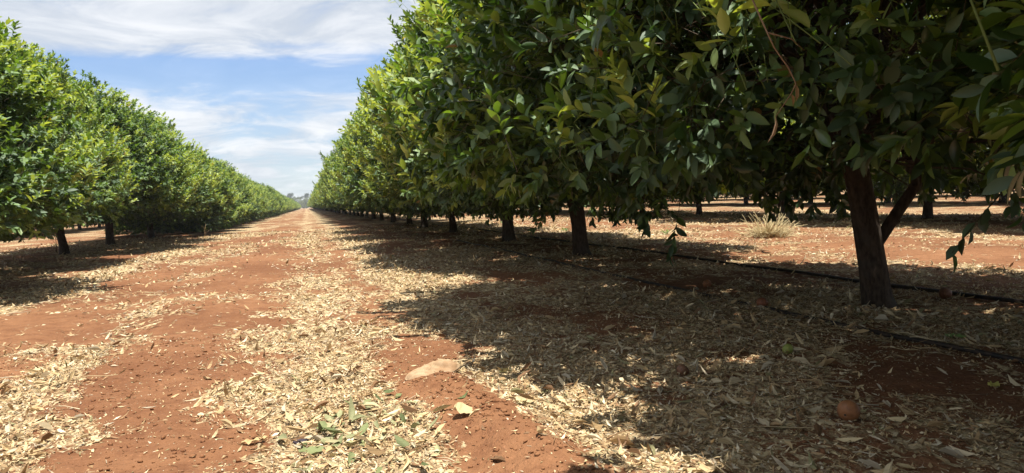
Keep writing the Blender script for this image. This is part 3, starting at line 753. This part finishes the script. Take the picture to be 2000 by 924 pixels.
# dark scrap of plastic
V, T = sphere_like(.02, 5, .35, .35, 14, 8); V[:, 0] *= 1.2
obj('plastic_scrap', make_mesh('plastic_scrap', V, T, [simple('dark_plastic', (.05, .035, .045), .5, .4, (.03, .025, .03), 60, .3)]), None, (-.065, 2.55, float(H(-.065, 2.55)) + .006), label='small dark purplish scrap lying on bare soil at lower left', category='scrap')

# dry grass tuft between the rows
a = Acc(); g = np.random.default_rng(44)
for k in range(280):
    th = g.random() * 6.283; r0 = abs(g.normal(0, .16)); L = g.uniform(.15, .5) * (1 if g.random() < .8 else 1.3); ou = g.uniform(.2, 1.1)
    b = np.array([math.cos(th) * r0, math.sin(th) * r0, 0]); d = np.array([math.cos(th) * ou, math.sin(th) * ou, 1.0]) + g.normal(0, .25, 3); d /= np.linalg.norm(d)
    t = np.linspace(0, 1, 5)[:, None]; P = b + d * L * t + np.array([math.cos(th + 1) * .1, math.sin(th + 1) * .1, -.55 * ou * L]) * t ** 2 * .8
    P[:, 2] = np.maximum(P[:, 2], .004)
    a.add(*tube(P, np.linspace(.0055, .002, 5), 4), np.array([.52, .42, .23]) * g.uniform(.7, 1.1))
obj('dry_grass_tuft', a.mesh('dry_grass_tuft', [M_TWIG]), None, (7.1, 9.8, float(H(7.1, 9.8))), label='tuft of bleached dry grass on the strip between the right hand rows', category='grass tuft')

# dry bare twigs standing by the left row
def twig(x, y, h, seed, label, name='dry_twig', c=(.25,.16,.09)):
    g = np.random.default_rng(seed); a = Acc()
    P = np.array([(0, 0, -.03), (.03, 0, h * .3), (.02, .01, h * .6), (.06, 0, h)]) + g.normal(0, .006, (4, 3))
    a.add(*tube(P, [h * .022, h * .018, h * .014, h * .007], 6, .1), c)
    for k in range(5):
        i = 1 + k % 2; th = k * 2.2 + seed; e = P[i] + np.array([math.cos(th) * h * .32, math.sin(th) * h * .2, h * g.uniform(.12, .35)])
        a.add(*tube(np.array([P[i], (P[i] + e) / 2 + (0, 0, -.01), e]), [h * .011, h * .008, h * .004], 5), c)
    obj(name, a.mesh(name, [M_TWIG]), None, (x, y, float(H(x, y))), label=label, category='twig', group='bare dry twigs by the left row')
twig(-3.07, 13.2, .36, 1, 'forked bare dry twig standing upright in front of the left hand row')
twig(-3.1, 24.0, .42, 2, 'thin pale stick standing farther along the left hand row')
twig(-5.6, 18.6, .5, 6, 'dark bare brush standing between the two nearest left hand trunks', c=(.10, .07, .05))

# small green weeds on the open strip
def weed(x, y, s, seed, label):
    g = np.random.default_rng(seed); n = 16; th = np.arange(n) * 2.4
    d = np.stack([np.cos(th), np.sin(th), g.uniform(.5, 1.6, n)], 1); P = d * s * .25 * g.random((n, 1))
    V, F, nv = leaves(P, d, np.tile([0, 0, 1.], (n, 1)) + g.normal(0, .3, (n, 3)), g.uniform(.5, .9, n) * s * .8, g.uniform(.14, .22, n) * s, np.full(n, .3), np.full(n, .2), 1)
    a = Acc(); a.add(V, F, np.repeat(np.tile([[.14, .22, .06]], (n, 1)) * g.uniform(.7, 1.2, (n, 1)), nv, 0), 0)
    obj('green_weed', a.mesh('green_weed', [M_LEAF]), None, (x, y, float(H(x, y)) + .005), label=label, category='weed', group='small green weeds between the right hand rows')
weed(5.35, 14.4, .20, 1, 'small green weed on bare soil right of the third trunk')
weed(6.35, 11.8, .16, 2, 'small green weed left of the dry grass tuft')
weed(5.9, 21.5, .16, 3, 'tiny green weed on lit soil between the third and fourth trunks')
weed(7.9, 8.6, .12, 4, 'tiny green weed right of the dry grass tuft, near the forked trunk')

# ------------------------------------------------------------------ sky, sun, camera
SUN_DIR = np.array([.08, -.30, 1.0]); SUN_DIR /= np.linalg.norm(SUN_DIR)
elev = math.asin(SUN_DIR[2]); azim = math.atan2(SUN_DIR[0], SUN_DIR[1])   # clockwise from +Y
W = bpy.data.worlds.new('World'); SC.world = W; W.use_nodes = True
nt = W.node_tree; N = nt.nodes; L = nt.links; N.clear()
sky = N.new('ShaderNodeTexSky'); sky.sky_type = 'NISHITA'; sky.sun_disc = False
sky.sun_elevation = elev; sky.sun_rotation = azim; sky.air_density = 1.25; sky.dust_density = .4; sky.ozone_density = 2.5
tc = N.new('ShaderNodeTexCoord')
sp = N.new('ShaderNodeSeparateXYZ'); L.new(tc.outputs['Generated'], sp.inputs[0])
zz = math_(N, L, 'ADD', math_(N, L, 'MAXIMUM', sp.outputs[2], 0.), .20)
cv = N.new('ShaderNodeCombineXYZ'); L.new(math_(N, L, 'DIVIDE', sp.outputs[0], zz), cv.inputs[0]); L.new(math_(N, L, 'DIVIDE', sp.outputs[1], zz), cv.inputs[1])
mp = N.new('ShaderNodeMapping'); mp.inputs['Rotation'].default_value = (0, 0, math.radians(-14)); mp.inputs['Scale'].default_value = (.95, 1.25, 1); mp.inputs['Location'].default_value = (8.7, 1.2, 0)
L.new(cv.outputs[0], mp.inputs[0])
c1 = noise(N, .75, 9, .58, mp.outputs[0], L); c1.inputs['Distortion'].default_value = .5
c2 = noise(N, 2.6, 8, .62, mp.outputs[0], L); c2.inputs['Distortion'].default_value = .8
d = math_(N, L, 'ADD', math_(N, L, 'MULTIPLY', c1.outputs[0], .72), math_(N, L, 'MULTIPLY', c2.outputs[0], .28))
cm = mapr(N, L, d, .39, .54)
hz = mapr(N, L, sp.outputs[2], .0, .30, .55, 0.)
cm = math_(N, L, 'MAXIMUM', math_(N, L, 'MULTIPLY', cm, .93), hz)
shade = mapr(N, L, c2.outputs[0], .35, .7, 0., 1.)
cc = mix(N, L, shade, (5.9, 6.4, 7.1), (8.9, 9.0, 9.2))
skc = mix(N, L, cm, mix(N, L, 1., sky.outputs[0], (.85, 1.05, 1.40), 'MULTIPLY'), cc)
bg = N.new('ShaderNodeBackground'); bg.inputs['Strength'].default_value = .05; L.new(skc, bg.inputs['Color'])
wo = N.new('ShaderNodeOutputWorld'); L.new(bg.outputs[0], wo.inputs['Surface'])

sl = bpy.data.lights.new('sun', 'SUN'); sl.energy = 5.0; sl.angle = math.radians(.53); sl.color = (1., .955, .88)
so = bpy.data.objects.new('sun', sl); COL.objects.link(so); so.location = (0, 0, 30)
so.rotation_euler = (math.atan2(math.hypot(SUN_DIR[0], SUN_DIR[1]), SUN_DIR[2]), 0, math.atan2(SUN_DIR[0], -SUN_DIR[1]))

cd = bpy.data.cameras.new('camera'); cam = bpy.data.objects.new('camera', cd); COL.objects.link(cam); SC.camera = cam
cd.sensor_width = 36; cd.lens = 36 * 1387 / 2000; cd.clip_start = .05; cd.clip_end = 6000
yaw, pitch, roll = math.radians(16.03), math.radians(3.09), math.radians(2.53)
cam.matrix_world = Matrix.Translation((0, 0, CAM_H)) @ Matrix.Rotation(-yaw, 4, 'Z') @ Matrix.Rotation(math.pi / 2 - pitch, 4, 'X') @ Matrix.Rotation(-roll, 4, 'Z')

SC.view_settings.view_transform = 'Standard'; SC.view_settings.look = 'None'; SC.view_settings.gamma = 1; SC.view_settings.exposure = 1.16
SC.render.engine = 'CYCLES'; cy = SC.cycles
cy.max_bounces = 6; cy.diffuse_bounces = 2; cy.glossy_bounces = 2; cy.transmission_bounces = 4; cy.transparent_max_bounces = 4
cy.use_denoising = True; cy.denoiser = 'OPENIMAGEDENOISE'; cy.denoising_input_passes = 'RGB_ALBEDO_NORMAL'
cy.sample_clamp_indirect = 8
